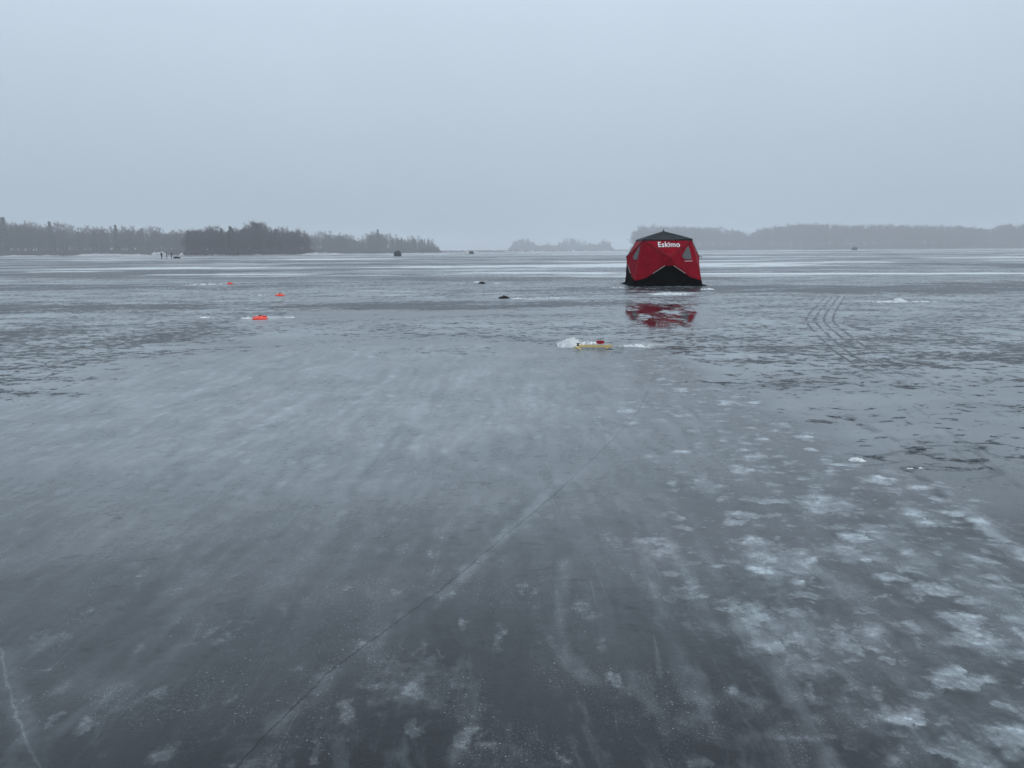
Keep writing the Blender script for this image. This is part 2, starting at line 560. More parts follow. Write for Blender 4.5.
inner = g.add(0.26, g.add(g.mul(g.ss(0.25, 0.75, n_f12), 0.62), g.add(g.mul(g.sub(n_fine, 0.5), 0.6), g.mul(g.ss(0.55, 0.66, n_fine), 0.35))))
b1 = blobs(4.0, 1.0, 1.35, (1, 2, 0), 0.72, 0.20, 0.54, 0.32)
b2 = blobs(6.5, 1.0, 1.3, (5, 9, 0), 0.60, 0.15, 0.50, 0.28, 0.3)
b3 = blobs(13.0, 1.0, 1.2, (2, 4, 0), 0.40, 0.15, 0.46, 0.2)
tr_w = g.add(g.mul(b1, 0.80), g.add(g.mul(b2, 0.55), g.mul(b3, 0.35)))
tr_w = g.add(g.mul(tr_w, g.mul(inner, 1.2)), g.add(0.09, g.mul(g.ss(0.38, 0.72, n_cloud2), 0.17)))
white = g.mul(A['trail'], tr_w)
b4 = blobs(1.6, 1.0, 0.8, (3, 3, 0), 0.75, 0.15, 0.46, 0.38, 0.2)
b5 = blobs(3.8, 1.15, 0.70, (8, 1, 0), 0.42, 0.14, 0.44, 0.32, 0.12)
b6 = blobs(8.0, 1.2, 0.6, (6, 2, 0), 0.34, 0.15, 0.42, 0.2, 0.12)
sc_w = g.add(g.mul(b4, 0.30), g.add(g.mul(b5, 0.38), g.mul(b6, 0.26)))
sc_w = g.mul(g.mul(sc_w, inner), not_fl)
white = g.add(white, sc_w)
film = g.add(g.mul(g.ss(0.40, 0.70, n_cloud2), 0.035), g.add(g.mul(g.ss(0.45, 0.72, n_streak), 0.105), g.mul(g.ss(0.46, 0.68, n_f12), 0.045)))
white = g.add(white, g.mul(not_fl, film))
nstr = g.ss(0.35, 0.68, n_streak)
palev = g.mul(A['pale'], g.add(0.45, g.add(g.mul(g.sub(nstr, 0.5), 0.16), g.add(g.mul(g.mx(b5, b6), 0.16), g.add(g.add(g.mul(g.sub(n_f12, 0.5), 0.34), g.mul(g.ss(0.60, 0.68, n_flb), -0.14)), g.mul(g.sub(n_cloud, 0.5), 0.42))))))
white = g.mx(white, palev)
# trapped bubbles: pinpoints scattered in clouds
for sc_, th, amp in ((48.0, 0.16, 0.34), (85.0, 0.2, 0.26), (150.0, 0.25, 0.22)):
    vor = g.new('ShaderNodeTexVoronoi', feature='F1'); g.put(vor.inputs['Vector'], P); vor.inputs['Scale'].default_value = sc_
    bub = g.ss(th, th * 0.5, vor.outputs['Distance'])
    sepc = g.new('ShaderNodeSeparateColor'); g.put(sepc.inputs[0], vor.outputs['Color'])
    bub = g.mul(g.mul(bub, g.m('GREATER_THAN', sepc.outputs[0], 0.6)), g.mul(not_fl, g.ss(0.44, 0.60, n_cloud2)))
    white = g.add(white, g.mul(bub, amp))
# scrapes, crack halo, trail rim
scr = g.mul(g.ss(0.05, 0.0, A['d_scr']), g.mul(g.ss(0.30, 0.65, n_cloud2), g.add(0.6, g.mul(n_f12, 0.5))))
white = g.add(white, g.mul(scr, 0.15))
halo = g.mul(g.ss(0.085, 0.0, A['d_crack']), g.ss(0.44, 0.74, g.noise(P, 6, 6, 0.65)))
white = g.add(white, g.mul(halo, 0.15))
white = g.add(white, g.mul(A['trail_edge'], g.mul(0.5, g.ss(0.4, 0.65, n_lump2))))
pc = g.mul(g.ss(0.008, 0.0, g.m('ABSOLUTE', g.add(A['d_pc'], g.mul(g.sub(n_f12, 0.5), 0.035)))), g.ss(0.3, 0.6, n_cloud2, 0.35, 1.0))
white = g.add(white, g.mul(pc, 0.13))
scrt = None
for k_, (rz_, st_) in enumerate(((R(-8), 0.03), (R(14), 0.04))):
    nn = g.noise(g.mapped(P, (1.0, st_, 1), (k_ * 3.1, k_ * 1.7, 0), rz_), 6.0, 0, 0.5)
    ln = g.mul(g.ss(0.008, 0.001, g.m('ABSOLUTE', g.sub(nn, 0.5))), g.ss(0.56, 0.68, g.noise(g.mapped(P, (1, 1, 1), (k_ * 5.0, 2, 0)), 1.3, 3, 0.6)))
    scrt = ln if scrt is None else g.mx(scrt, ln)
white = g.add(white, g.mul(g.mul(scrt, not_fl), g.mul(n_fine, 0.17)))
# flecked skin
skin = g.mul(A['fleck'], g.add(0.52, g.add(g.mul(g.sub(n_fl2, 0.5), -0.75), g.mul(g.sub(n_f12, 0.5), 0.2))))
white = g.mx(white, skin)
mir2 = g.mul(A['mirror'], g.ss(0.46, 0.55, g.noise(g.mapped(PR, (1.15, 0.36, 1), (3.3, 5.1, 0)), 1.5, 4, 0.6)))
nf = g.add(g.add(g.mul(n_fl, 0.72), g.mul(n_flb, 0.28)), g.add(g.mul(g.sub(n_fl2, 0.5), 0.40), g.add(g.mul(A['wet'], 0.13), g.mul(mir2, 0.14))))
fmask = g.mul(g.ss(0.492, 0.560, g.add(nf, g.mul(g.sub(A['fleck'], 1.0), 0.22))), g.mx(mir2, g.ss(0.30, 0.60, n_f12, 0.66, 1.0)))
# fine dark creases
crease = g.mul(g.ss(0.016, 0.006, g.m('ABSOLUTE', g.sub(n_cr, 0.5))), g.mul(g.ss(0.50, 0.62, n_fl2), A['fleck']))
sw = g.add(A['s_track'], g.mul(g.sub(g.noise(P, 1.1, 3, 0.5), 0.5), 0.05))
fr = g.m('ABSOLUTE', g.sub(g.m('FRACT', g.add(g.mul(sw, 1 / 0.165), 0.0)), 0.5))
trk = g.mul(g.mul(g.ss(0.22, 0.10, fr), g.m('LESS_THAN', g.m('ABSOLUTE', sw), 0.33)), g.mul(A['track_on'], g.ss(0.38, 0.50, g.noise(P, 1.7, 4, 0.6))))
foot = g.mul(g.ss(0.16, 0.09, A['d_foot']), g.ss(0.55, 0.58, g.noise(g.mapped(P, (1.0, 0.3, 1)), 2.4, 1, 0.4)))
trk = g.mx(trk, foot)
rut = g.mul(g.ss(0.05, 0.0, A['d_rut']), g.ss(0.42, 0.60, g.noise(P, 3.1, 3, 0.6)))
fmask = g.mx(fmask, g.mx(g.mul(trk, 0.9), g.mx(g.mul(rut, 0.55), g.mul(crease, 0.8))))
snowm = g.mul(g.ss(0.30, 0.70, g.add(g.mul(A['snow'], 0.72), g.mul(g.sub(n_sn, 0.5), 1.3))), g.ss(0.02, 0.2, A['snow']))
snowm = g.mx(snowm, g.mul(A['far'], g.mul(g.ss(0.53, 0.64, n_far), 0.75)))
fmask = g.mul(fmask, g.inv(snowm))
farpit = g.mul(A['far'], g.ss(0.50, 0.40, n_far))
wetp = g.mul(g.mx(g.mul(g.ss(0.24, 0.56, g.add(A['wet'], g.add(g.mul(g.sub(n_fl, 0.5), 1.2), g.add(g.mul(g.sub(n_sn, 0.5), 1.2), g.mul(g.sub(n_fl2, 0.5), 1.2))))), g.ss(0.05, 0.3, A['wet'])), g.mul(farpit, 0.85)), g.inv(snowm))
clear = g.mx(fmask, g.mul(wetp, 0.92))
white = g.mul(white, g.inv(g.mul(clear, 0.97)))
white = g.mx(white, g.mul(snowm, 1.1))
white = g.mul(white, g.add(0.55, g.add(g.mul(n_fine, 0.5), g.mul(n_grain, 0.4))))
crk = g.mul(g.ss(0.0032, 0.0008, A['d_crack']), g.ss(0.30, 0.58, g.noise(P, 3.2, 4, 0.65), 0.22, 0.62))
grit = g.mul(g.ss(0.52, 0.72, n_grain), g.mul(not_fl, g.ss(0.35, 0.65, n_cloud2)))
white = g.add(white, g.mul(grit, 0.10))
dark = g.mixc(g.ss(0.3, 0.7, n_big), (0.008, 0.011, 0.015, 1), (0.017, 0.020, 0.025, 1))
pale_c = g.mixc(g.ss(0.3, 0.7, n_cloud), (0.42, 0.50, 0.54, 1), (0.50, 0.56, 0.61, 1))
colr = g.mixc(g.m('MINIMUM', white, 1.0), dark, pale_c)
colr = g.mixc(g.mul(crk, 0.9), colr, (0.008, 0.009, 0.011, 1))
colr = g.mixc(g.mul(snowm, 0.75), colr, (0.66, 0.70, 0.73, 1))
rough = g.add(0.17, g.mul(g.m('MINIMUM', white, 1.0), 0.42))
rough = g.add(rough, g.mul(g.sub(n_cloud, 0.5), 0.14))
pit = g.mul(clear, g.inv(A['mirror']))
rough = g.mixf(g.mul(clear, A['mirror']), rough, 0.03)
rough = g.mixf(pit, rough, 0.22)
rough = g.mixf(snowm, rough, 0.85)
spec = g.mixf(pit, 0.5, 0.02)
hgt = g.add(g.mul(n_fine, 0.0022), g.mul(n_grain, 0.0008))
hgt = g.add(hgt, g.mul(g.mul(n_lump, A['trail']), 0.010))
hgt = g.add(hgt, g.mul(fmask, -0.004))
hgt = g.sub(hgt, g.mul(crk, 0.004))
nb = g.bump(hgt, g.mixf(g.mul(clear, A['mirror']), 0.8, 0.06), 1.0)
g.principled(colr, rough, nb, ior=1.31, spec=spec)
ice = link_mesh('lake_ice', me, [g.mat])
tag(ice, kind='structure')

# ------------------------------------------------------------------ shelter (hub tent)
def fabric(name, color, var=0.15, rough=0.55, spec=0.12):
    g = NG(name)
    p = g.pos()
    n = g.noise(p, 2.2, 5, 0.6)
    c = g.mixc(g.ss(0.25, 0.75, n), tuple(x * (1 - var) for x in color) + (1,), tuple(x * (1 + var) for x in color) + (1,))
    h = g.add(g.mul(g.noise(g.mapped(p, (1, 1, 0.6)), 5.0, 4, 0.55, 0.6), 1.0), g.mul(g.noise(p, 260, 2, 0.5), 0.02))
    g.principled(c, rough, g.bump(h, 0.8, 0.10), spec=spec)
    return g.mat


M_RED = fabric('red_fabric', (0.25, 0.002, 0.014), 0.15, 0.55, 0.04)
M_SEAM = simple('dark_red_binding', (0.07, 0.002, 0.006), 0.7)
M_BLACK = fabric('black_fabric', (0.002, 0.002, 0.0025), 0.2, 0.8, 0.02)
M_ROOF = fabric('dark_roof_fabric', (0.014, 0.020, 0.024), 0.2, 0.6)
M_WHITE = simple('white_print', (0.80, 0.80, 0.81), 0.5, 0.05, 6)
M_PIPE = simple('reflective_piping', (0.42, 0.38, 0.36), 0.4, 0.25, 10)
M_WIN = simple('clear_vinyl_window', (0.06, 0.07, 0.078), 0.4, 0.15, 4)
M_POLE = simple('dark_fibreglass', (0.03, 0.03, 0.035), 0.35)
M_GREYFAB = fabric('grey_fabric', (0.045, 0.047, 0.054))

HB, HE, ZE, HUBZ, BUL, APEX = 1.35, 0.935, 1.805, 1.12, 0.38, 2.135
TH = HUBZ / ZE


def wall_pt(s, t, off=0.0):
    """point of the south wall: s across (-1..1), t up (0..1)"""
    hw = HB + (HE - HB) * t
    tp = (t - TH) / (1 - TH) if t > TH else (TH - t) / TH
    b = max(0.0, 1 - max(abs(s), tp)) ** 1.12
    return Vector((s * hw, -hw - BUL * b - off, t * ZE))


def skirt_top(s, side=0.115, mid=0.435):
    a = abs(s)
    if a < 0.13: return mid
    k = (a - 0.13) / 0.87
    return mid + (side - mid) * (k * 1.25 if k < 0.62 else 0.775 + 0.225 * (k - 0.62) / 0.38)


def grid_mesh(name, fn, ss_, ts_):
    verts = [fn(s, t) for t in ts_ for s in ss_]
    n = len(ss_)
    faces = [(j * n + i, j * n + i + 1, (j + 1) * n + i + 1, (j + 1) * n + i) for j in range(len(ts_) - 1) for i in range(n - 1)]
    return mesh_from(name, verts, faces)


def make_shelter(name, label, cat, loc, rz, red, black, roofm, windows=True, lettering=False, group=None):
    root = thing(name, label, cat, loc, rz, group)
    S = list(np.linspace(-1, 1, 61)); T = list(np.linspace(0, 1, 28)); T2 = list(np.linspace(0, 1, 16))
    wm = grid_mesh('wall', lambda s, t: wall_pt(s, skirt_top(s) + (1 - skirt_top(s)) * t), S, T)
    km = grid_mesh('skirt', lambda s, t: wall_pt(s, skirt_top(s) * t), S, T2)
    # loose flap of fabric lying on the ice
    def flap_pt(s, t):
        p = wall_pt(s, 0.0)
        return Vector((p.x * (1 + 0.13 * t), p.y - 0.16 * t - 0.02 * math.sin(s * 17) * t, 0.035 * (1 - t) + 0.012 + 0.012 * math.sin(s * 23 + t * 3)))
    fm = grid_mesh('ground_flap', flap_pt, S, list(np.linspace(0, 1, 5)))
    def win_mesh():
        pts = [(0.47, 0.635), (0.57, 0.715), (0.72, 0.825), (0.79, 0.865), (0.825, 0.73), (0.82, 0.575), (0.57, 0.568)]
        cs = (0.70, 0.67)
        rim = [wall_pt(s, t, 0.012) for s, t in pts]
        vs = [wall_pt(*cs, 0.016)] + rim + [wall_pt(s, t, -0.004) for s, t in pts]
        n = len(pts)
        fs = [(0, 1 + i, 1 + (i + 1) % n) for i in range(n)] + [(1 + i, 1 + n + i, 1 + n + (i + 1) % n, 1 + (i + 1) % n) for i in range(n)]
        return mesh_from('window', vs, fs)
    wi = win_mesh()
    def line_mesh(nm, pairs, r_=0.014):
        vs, fs = [], []
        for (s0, t0), (s1, t1) in pairs:
            pts = [wall_pt(s0 + (s1 - s0) * k / 14, t0 + (t1 - t0) * k / 14, 0.012) for k in range(15)]
            v, f = tube_data(pts, [r_] * 15, 5)
            b = len(vs); vs += v; fs += [tuple(i + b for i in q) for q in f]
        return mesh_from(nm, vs, fs, True)
    pip = [line_mesh('piping', [((sg * 0.15, skirt_top(0.15) + 0.012), (sg * 0.52, skirt_top(0.52) + 0.014))]) for sg in (-1, 1)]
    seam = line_mesh('seam', [((0, TH), (sx, tt)) for sx in (-1, 1) for tt in (1.0,)], 0.010)
    hubm = mesh_from('hub', *tube_data([wall_pt(0, TH, -0.02), wall_pt(0, TH, 0.02)], [0.05, 0.04], 12))
    for k in range(4):
        wl = link_mesh('wall', wm if k == 0 else wm, (), root)
        if k == 0: wm.materials.append(red); km.materials.append(black); fm.materials.append(black); wi.materials.append(M_WIN); seam.materials.append(M_SEAM if red is M_RED else red); hubm.materials.append(red); [q.materials.append(M_PIPE) for q in pip]
        sk = link_mesh('skirt', km, (), root)
        fl = link_mesh('ground_flap', fm, (), root)
        subs = [wl, sk, fl]
        if windows:
            subs.append(link_mesh('window', wi, (), root))
            subs += [link_mesh('piping', q, (), root) for q in pip]
            subs += [link_mesh('hub', hubm, (), root)]
            link_mesh('seam', seam, (), wl)
        for o in subs: o.rotation_euler = (0, 0, k * math.pi / 2)
    # roof: low pyramid, slightly sagging between the poles, with a small overhang
    def roof_pt(a, t):
        c = [(-1, -1), (1, -1), (1, 1), (-1, 1)]
        i = int(a) % 4; f = a - int(a)
        p0 = Vector((*c[i], 0)); p1 = Vector((*c[(i + 1) % 4], 0))
        e = p0.lerp(p1, f) * (HE + 0.035)
        sag = -0.035 * math.sin(f * math.pi) * math.sin(t * math.pi)
        base_dip = 0.045 * (1 - abs(2 * f - 1))
        z = ZE + 0.012 - base_dip * (1 - t) * 0.6 + (APEX - ZE) * (t ** 0.93)
        return Vector((e.x * (1 - t), e.y * (1 - t), z + sag))
    n = 64
    TR = list(np.linspace(0, 0.995, 14))
    verts = [roof_pt(4 * i / n, t) for t in TR for i in range(n)]
    faces = [(j * n + i, j * n + (i + 1) % n, (j + 1) * n + (i + 1) % n, (j + 1) * n + i) for j in range(len(TR) - 1) for i in range(n)]
    b = len(verts)
    verts += [roof_pt(4 * i / n, 0) + Vector((0, 0, -0.07)) for i in range(n)]
    faces += [(b + i, b + (i + 1) % n, (i + 1) % n, i) for i in range(n)]
    rf = link_mesh('roof', mesh_from('roof', verts, faces), [roofm], root)
    cap = lathe('roof_hub', [(0.05, 0), (0.05, 0.03), (0.022, 0.05), (0.014, 0.11), (0.008, 0.13)], M_POLE, rf, 12, (0, 0, APEX - 0.02))
    HX = HB + (HE - HB) * TH + BUL
    # pull strap sticking out of the side hub
    tube('pull_strap', [(HX - 0.03, 0.0, HUBZ), (HX + 0.05, 0.0, HUBZ + 0.025), (HX + 0.10, -0.02, HUBZ - 0.01), (HX + 0.08, -0.02, HUBZ - 0.08)], 0.012, M_BLACK, root, 6)
    if lettering:
        def text_part(nm, txt, size, s0, t0, sx, mat, offs, shear=0.0):
            cu = bpy.data.curves.new(nm, 'FONT')
            cu.body = txt; cu.size = size; cu.align_x = 'CENTER'; cu.offset = offs; cu.shear = shear
            cu.space_character = 1.08
            tmp = bpy.data.objects.new('tmp', cu)
            COL.objects.link(tmp)
            bpy.context.view_layer.update()
            m_ = bpy.data.meshes.new_from_object(tmp.evaluated_get(bpy.context.evaluated_depsgraph_get()))
            bpy.data.objects.remove(tmp)
            bmx = bmesh.new(); bmx.from_mesh(m_)
            bmesh.ops.triangulate(bmx, faces=bmx.faces)
            bmesh.ops.subdivide_edges(bmx, edges=[e for e in bmx.edges if e.calc_length() > 0.06], cuts=2)
            for v in bmx.verts:
                t = t0 + v.co.y / ZE
                hw = HB + (HE - HB) * t
                v.co = wall_pt(s0 + v.co.x * sx / hw, t, 0.014)
            ext = bmesh.ops.extrude_face_region(bmx, geom=list(bmx.faces))
            for v in [q for q in ext['geom'] if isinstance(q, bmesh.types.BMVert)]: v.co.y -= 0.006
            bmx.to_mesh(m_); bmx.free()
            o = link_mesh(nm, m_, [mat], root)
            o['label'] = 'white lettering printed on the front wall'
            return o
        text_part('lettering', 'Eskimo', 0.28, 0.02, 0.838, 1.0, M_WHITE, 0.007)
        # a short line of fine print under the front window, too small to read in the photograph
        vs, fs = [], []
        for k in range(7):
            s0 = 0.545 + k * 0.042
            q = [wall_pt(s0 + 0.006, 0.526, .012), wall_pt(s0 + 0.032, 0.526, .012), wall_pt(s0 + 0.036, 0.540, .012), wall_pt(s0 + 0.010, 0.540, .012)]
            b = len(vs); vs += q + [v + Vector((0, -0.004, 0)) for v in q]
            fs += [(b + 4, b + 5, b + 6, b + 7), (b, b + 1, b + 5, b + 4), (b + 1, b + 2, b + 6, b + 5), (b + 2, b + 3, b + 7, b + 6), (b + 3, b, b + 4, b + 7)]
        link_mesh('small_print', mesh_from('small_print', vs, fs), [M_WHITE], root)
    return root


TD = at(663.0, 286.1).y
tc_ = at_dist(663.0, TD + 1.38)
make_shelter('pop_up_shelter', 'red and black pop-up ice fishing tent with white lettering, standing on wet ice', 'tent',
             tc_, R(11) - math.atan2(tc_.x, TD), M_RED, M_BLACK, M_ROOF, True, True)

# far, small shelters
def far_shelter(px, dist, label, scale, black, rz):
    p = at_dist(px, dist)
    o = make_shelter('pop_up_shelter', label, 'tent', p, rz, M_GREYFAB, black, M_ROOF, False, False)
    o.scale = scale
    return o


far_shelter(397.5, 232, 'small dark ice shelter standing alone before the wooded point, left of centre', (0.84, 0.84, 0.82), M_GREYFAB, R(8))
far_shelter(471.5, 400, 'tiny dark shelter far out before the empty gap in the shoreline', (0.85, 0.85, 0.75), M_GREYFAB, R(20))
far_shelter(854.5, 640, 'faint grey shelter far out below the right hand woods', (1.6, 1.4, 1.35), M_GREYFAB, R(-10))

# ------------------------------------------------------------------ tip-ups
M_ORANGE = simple('orange_red_plastic', (0.85, 0.050, 0.022), 0.35, 0.12, 12)
M_BLKPL = simple('black_plastic', (0.006, 0.006, 0.007), 0.6, 0.2, 12, **{'Specular IOR Level': 0.12})
M_WOOD = None
g = NG('yellow_pine')
p = g.pos()
c = g.mixc(g.ss(0.3, 0.7, g.noise(g.mapped(p, (3, 40, 40)), 4, 4, 0.6)), (0.58, 0.43, 0.17, 1), (0.78, 0.64, 0.33, 1))
g.principled(c, 0.5)
M_WOOD = g.mat
M_FLAG = simple('red_flag_cloth', (0.38, 0.006, 0.018), 0.6, 0.15, 20)
M_STEEL = simple('spring_steel', (0.25, 0.25, 0.26), 0.3, 0.1, 20, Metallic=0.9)


def round_tip_up(label, px, py, body, dia, group, rz):
    root = thing('tip_up', label, 'tip-up', at(px, py), rz, group)
    r_ = dia / 2
    lathe('disc_base', [(r_ * .97, -0.004), (r_, 0.006), (r_ * .99, 0.020), (r_ * .88, 0.038), (r_ * .6, 0.056), (r_ * .34, 0.064), (r_ * .30, 0.072), (r_ * .2, 0.074)], body, root, 40)
    lathe('knob', [(0.022, 0), (0.026, 0.008), (0.02, 0.02), (0.008, 0.024)], M_BLKPL, root, 16, (0.0, 0, 0.073))
    tube('flag_wire', [(0.03, 0.02, 0.078), (0.09, 0.02, 0.072), (r_ * 0.9, 0.02, 0.050)], 0.004, M_STEEL, root, 6)
    bm = bmesh.new(); bm_box(bm, (r_ * 0.55, -0.015, 0.068), (r_ * 0.5, 0.05, 0.012), 0.1, 0.004)
    from_bm('flag', bm, M_FLAG if body is not M_ORANGE else M_ORANGE, root)
    for sgn in (-1, 1):
        bm = bmesh.new(); bm_box(bm, (sgn * r_ * 0.5, 0, 0.055), (r_ * 0.6, 0.03, 0.016), 0, 0.004)
        from_bm('rib', bm, body, root)
    return root


G_TU = 'round tip-ups set over holes in the ice'
round_tip_up('bright orange-red round tip-up with dark knob, the nearest and largest of the red ones', 260, 319.3, M_ORANGE, 0.33, G_TU, 0.3)
round_tip_up('orange-red round tip-up on pale ice, the middle one of three red ones', 280, 295.8, M_ORANGE, 0.31, G_TU, 1.9)
round_tip_up('small orange-red tip-up at the end of a slush strip, farthest of the red ones', 230, 284.2, M_ORANGE, 0.27, G_TU, 2.6)
round_tip_up('black round tip-up beside a low strip of slush, nearer of the two black ones', 504, 298.4, M_BLKPL, 0.33, G_TU, 0.9)
round_tip_up('black round tip-up between two small snow heaps, farther of the two black ones', 482, 283.6, M_BLKPL, 0.30, G_TU, 2.2)

wp = at(593, 348.6)
root = thing('wooden_tip_up', 'yellow wooden stick tip-up with a red flag lying across a hole beside white slush', 'tip-up', wp, R(-1.5) - math.atan2(wp.x, wp.y) * 0.3)
bm = bmesh.new(); bm_box(bm, (0.03, 0, 0.036), (0.50, 0.045, 0.036), 0, 0.003); from_bm('main_board', bm, M_WOOD, root)
bm = bmesh.new(); bm_box(bm, (-0.225, 0.0, 0.0095), (0.030, 0.34, 0.018), R(14), 0.003); from_bm('cross_board', bm, M_WOOD, root)
bm = bmesh.new(); bm_box(bm, (0.20, 0.0, 0.0085), (0.030, 0.12, 0.017), R(-6), 0.003); from_bm('foot_block', bm, M_WOOD, root)
tube('spindle', [(0.0, 0, -0.05), (0.0, 0, 0.135)], 0.0045, M_STEEL, root, 8)
lathe('reel', [(0.028, 0), (0.028, 0.006), (0.012, 0.010), (0.012, 0.024), (0.028, 0.028), (0.028, 0.034)], M_BLKPL, root, 20, (-0.215, 0.0, 0.043))
tube('flag_wire', [(-0.13, 0.012, 0.045), (-0.10, 0.012, 0.075), (-0.02, 0.012, 0.105), (0.06, 0.012, 0.108), (0.14, 0.012, 0.09)], 0.003, M_STEEL, root, 6)
fv = []; n = 18
for k in range(n):
    a = 2 * math.pi * k / n
    for d_ in (-0.012, 0.012):
        fv.append((0.105 + 0.060 * math.cos(a), 0.010 + d_ + 0.010 * math.sin(3 * a), 0.090 + 0.024 * math.sin(a) + (0.010 if math.sin(a) > 0 else 0) * abs(math.cos(a))))
ff = [(2 * k, 2 * ((k + 1) % n), 2 * ((k + 1) % n) + 1, 2 * k + 1) for k in range(n)] + [tuple(2 * k for k in range(n))[::-1], tuple(2 * k + 1 for k in range(n))]
link_mesh('flag', mesh_from('flag', fv, ff), [M_FLAG], root)

# ------------------------------------------------------------------ slush heaps and ice lumps
g = NG('shovelled_slush')
p = g.pos()
c = g.mixc(g.ss(0.3, 0.7, g.noise(p, 9, 5, 0.6)), (0.62, 0.68, 0.71, 1), (0.84, 0.87, 0.89, 1))
g.principled(c, 0.7, g.bump(g.noise(p, 45, 5, 0.7), 0.8, 0.02), spec=0.3)
M_SLUSH = g.mat


def heap(name, label, cat, px, py, wid, hgt, dep, n, seed, group=None, rz=0.0):
    """one heap of scooped slush: many rounded lumps run together into one uneven mound"""
    rg = random.Random(seed)
    loc = at(px, py)
    gx, gy = min(150, max(26, int(wid * 75))), min(80, max(20, int(dep * 90)))
    U, V_ = np.meshgrid(np.linspace(-.62, .62, gx) * wid, np.linspace(-.62, .62, gy) * dep)
    H = np.full(U.shape, -0.02)
    for k in range(n * 2):
        u = rg.uniform(-1, 1); v = rg.gauss(0, 0.40)
        fall = max(0.10, 1 - abs(u) ** 1.5) * max(0.15, 1 - abs(v))
        r_ = hgt * rg.uniform(0.35, 1.0) * (0.35 + 0.65 * fall)
        if u * u + v * v > 1.05 or (wid > 0.4 and math.sin(u * 9 + seed) * math.sin(u * 23 + v * 3 + 2 * seed) > 0.25): continue
        ax, ay = r_ * rg.uniform(1.0, 2.2), r_ * rg.uniform(0.9, 1.6)
        a = rg.uniform(0, 3.14); c_, s_ = math.cos(a), math.sin(a)
        du, dv = U - u * wid / 2, V_ - v * dep / 2
        q = 1 - ((du * c_ + dv * s_) / ax) ** 2 - ((-du * s_ + dv * c_) / ay) ** 2
        H = np.maximum(H, np.where(q > 0, r_ * np.sqrt(np.maximum(q, 0)) * rg.uniform(.75, 1.0) + hgt * 0.2 * fall * rg.random() - 0.004, -0.02))
    H = H + np.where(H > -0.01, (fbm(U + seed, V_, 60, 3) - 0.5) * hgt * 0.9 - 0.1 * hgt, 0)
    verts = np.stack([U.ravel(), V_.ravel(), H.ravel()], 1)
    faces = [(j * gx + i, j * gx + i + 1, (j + 1) * gx + i + 1, (j + 1) * gx + i) for j in range(gy - 1) for i in range(gx - 1)]
    o = link_mesh(name, mesh_from(name, verts, faces, True), [M_SLUSH])
    o.location = loc; o.rotation_euler = (0, 0, rz)
    return tag(o, label, cat, group)


GS = 'heaps of slush scooped out of fishing holes'
heap('slush_heap', 'tall bright white slush heap at the left end of the wooden tip-up', 'slush heap', 571, 346.0, 0.34, 0.125, 0.34, 40, 1, GS)
heap('slush_heap', 'thin white slush row directly behind the yellow board', 'slush heap', 590, 343.6, 0.26, 0.06, 0.24, 24, 2, GS)
heap('slush_heap', 'low ragged slush heap to the right of the wooden tip-up', 'slush heap', 637, 346.6, 0.52, 0.04, 0.34, 40, 3, GS)
heap('slush_heap', 'long bright slush mound on the ice straight in front of the red tent', 'slush heap', 671, 294.5, 1.15, 0.075, 0.9, 60, 4, GS)
heap('slush_heap', 'short slush mound off the right front corner of the red tent', 'slush heap', 707, 289.5, 0.55, 0.055, 0.5, 26, 5, GS)
heap('slush_heap', 'slush streak along the left foot of the red tent', 'slush heap', 617, 287.5, 0.6, 0.04, 0.5, 24, 6, GS)
heap('slush_heap', 'small slush patch just left of the nearest red tip-up', 'slush heap', 247, 318.5, 0.32, 0.035, 0.25, 22, 7, GS)
heap('slush_heap', 'two-lumped slush bit just right of the nearest red tip-up', 'slush heap', 290, 317.6, 0.22, 0.05, 0.2, 9, 8, GS)
heap('slush_heap', 'low slush patch well left of the nearest red tip-up', 'slush heap', 205, 318, 0.35, 0.04, 0.3, 18, 9, GS)
heap('slush_heap', 'slush streak just left of the middle red tip-up', 'slush heap', 260, 295.3, 0.7, 0.035, 0.3, 26, 10, GS)
heap('slush_heap', 'long slush strip leading up to the farthest red tip-up', 'slush heap', 205, 284.5, 2.0, 0.055, 0.9, 60, 11, GS)
heap('slush_heap', 'low long slush strip to the right of the nearer black tip-up', 'slush heap', 545, 298.2, 1.9, 0.035, 0.7, 60, 12, GS)
heap('slush_heap', 'slush lump touching the right side of the nearer black tip-up', 'slush heap', 517, 298.8, 0.30, 0.05, 0.25, 14, 13, GS)
heap('slush_heap', 'small bright slush heap just left of the farther black tip-up', 'slush heap', 476.5, 282.3, 0.30, 0.06, 0.25, 12, 14, GS)
heap('slush_heap', 'small slush heap to the right of the farther black tip-up', 'slush heap', 497, 283.2, 0.40, 0.045, 0.3, 16, 15, GS)
heap('slush_heap', 'long broken row of white slush beside the curved sled tracks on the right', 'slush heap', 905, 302.0, 2.0, 0.05, 0.7, 60, 16, GS)
heap('slush_heap', 'round lump of slush standing up from the broken row beside the sled tracks', 'slush heap', 899, 300.6, 0.22, 0.085, 0.2, 9, 17, GS)
GL = 'loose ice lumps along the trail edge'
def lump(label, px, py, w_, h_, d_, seed, rz=0.0):
    return heap('ice_lump', label, 'ice lump', px, py, w_, h_, d_, 7, seed, GL, rz)
lump('flat oval white ice lump on the right edge of the trail, the largest one', 922, 520.5, 0.085, 0.026, 0.05, 21)
lump('ragged white ice lump on the trail edge, upper left of the flat oval one', 857, 461, 0.11, 0.030, 0.08, 22)
lump('small white ice lump left of the tiny round one beyond the trail edge', 909, 468.5, 0.05, 0.014, 0.03, 23)
lump('tiny round white ice lump lying just beyond the trail edge', 921, 468.5, 0.022, 0.015, 0.02, 24)
lump('low white ice lump on the trail near the farther bend of the wet ice', 811, 434, 0.13, 0.018, 0.05, 25, -0.4)
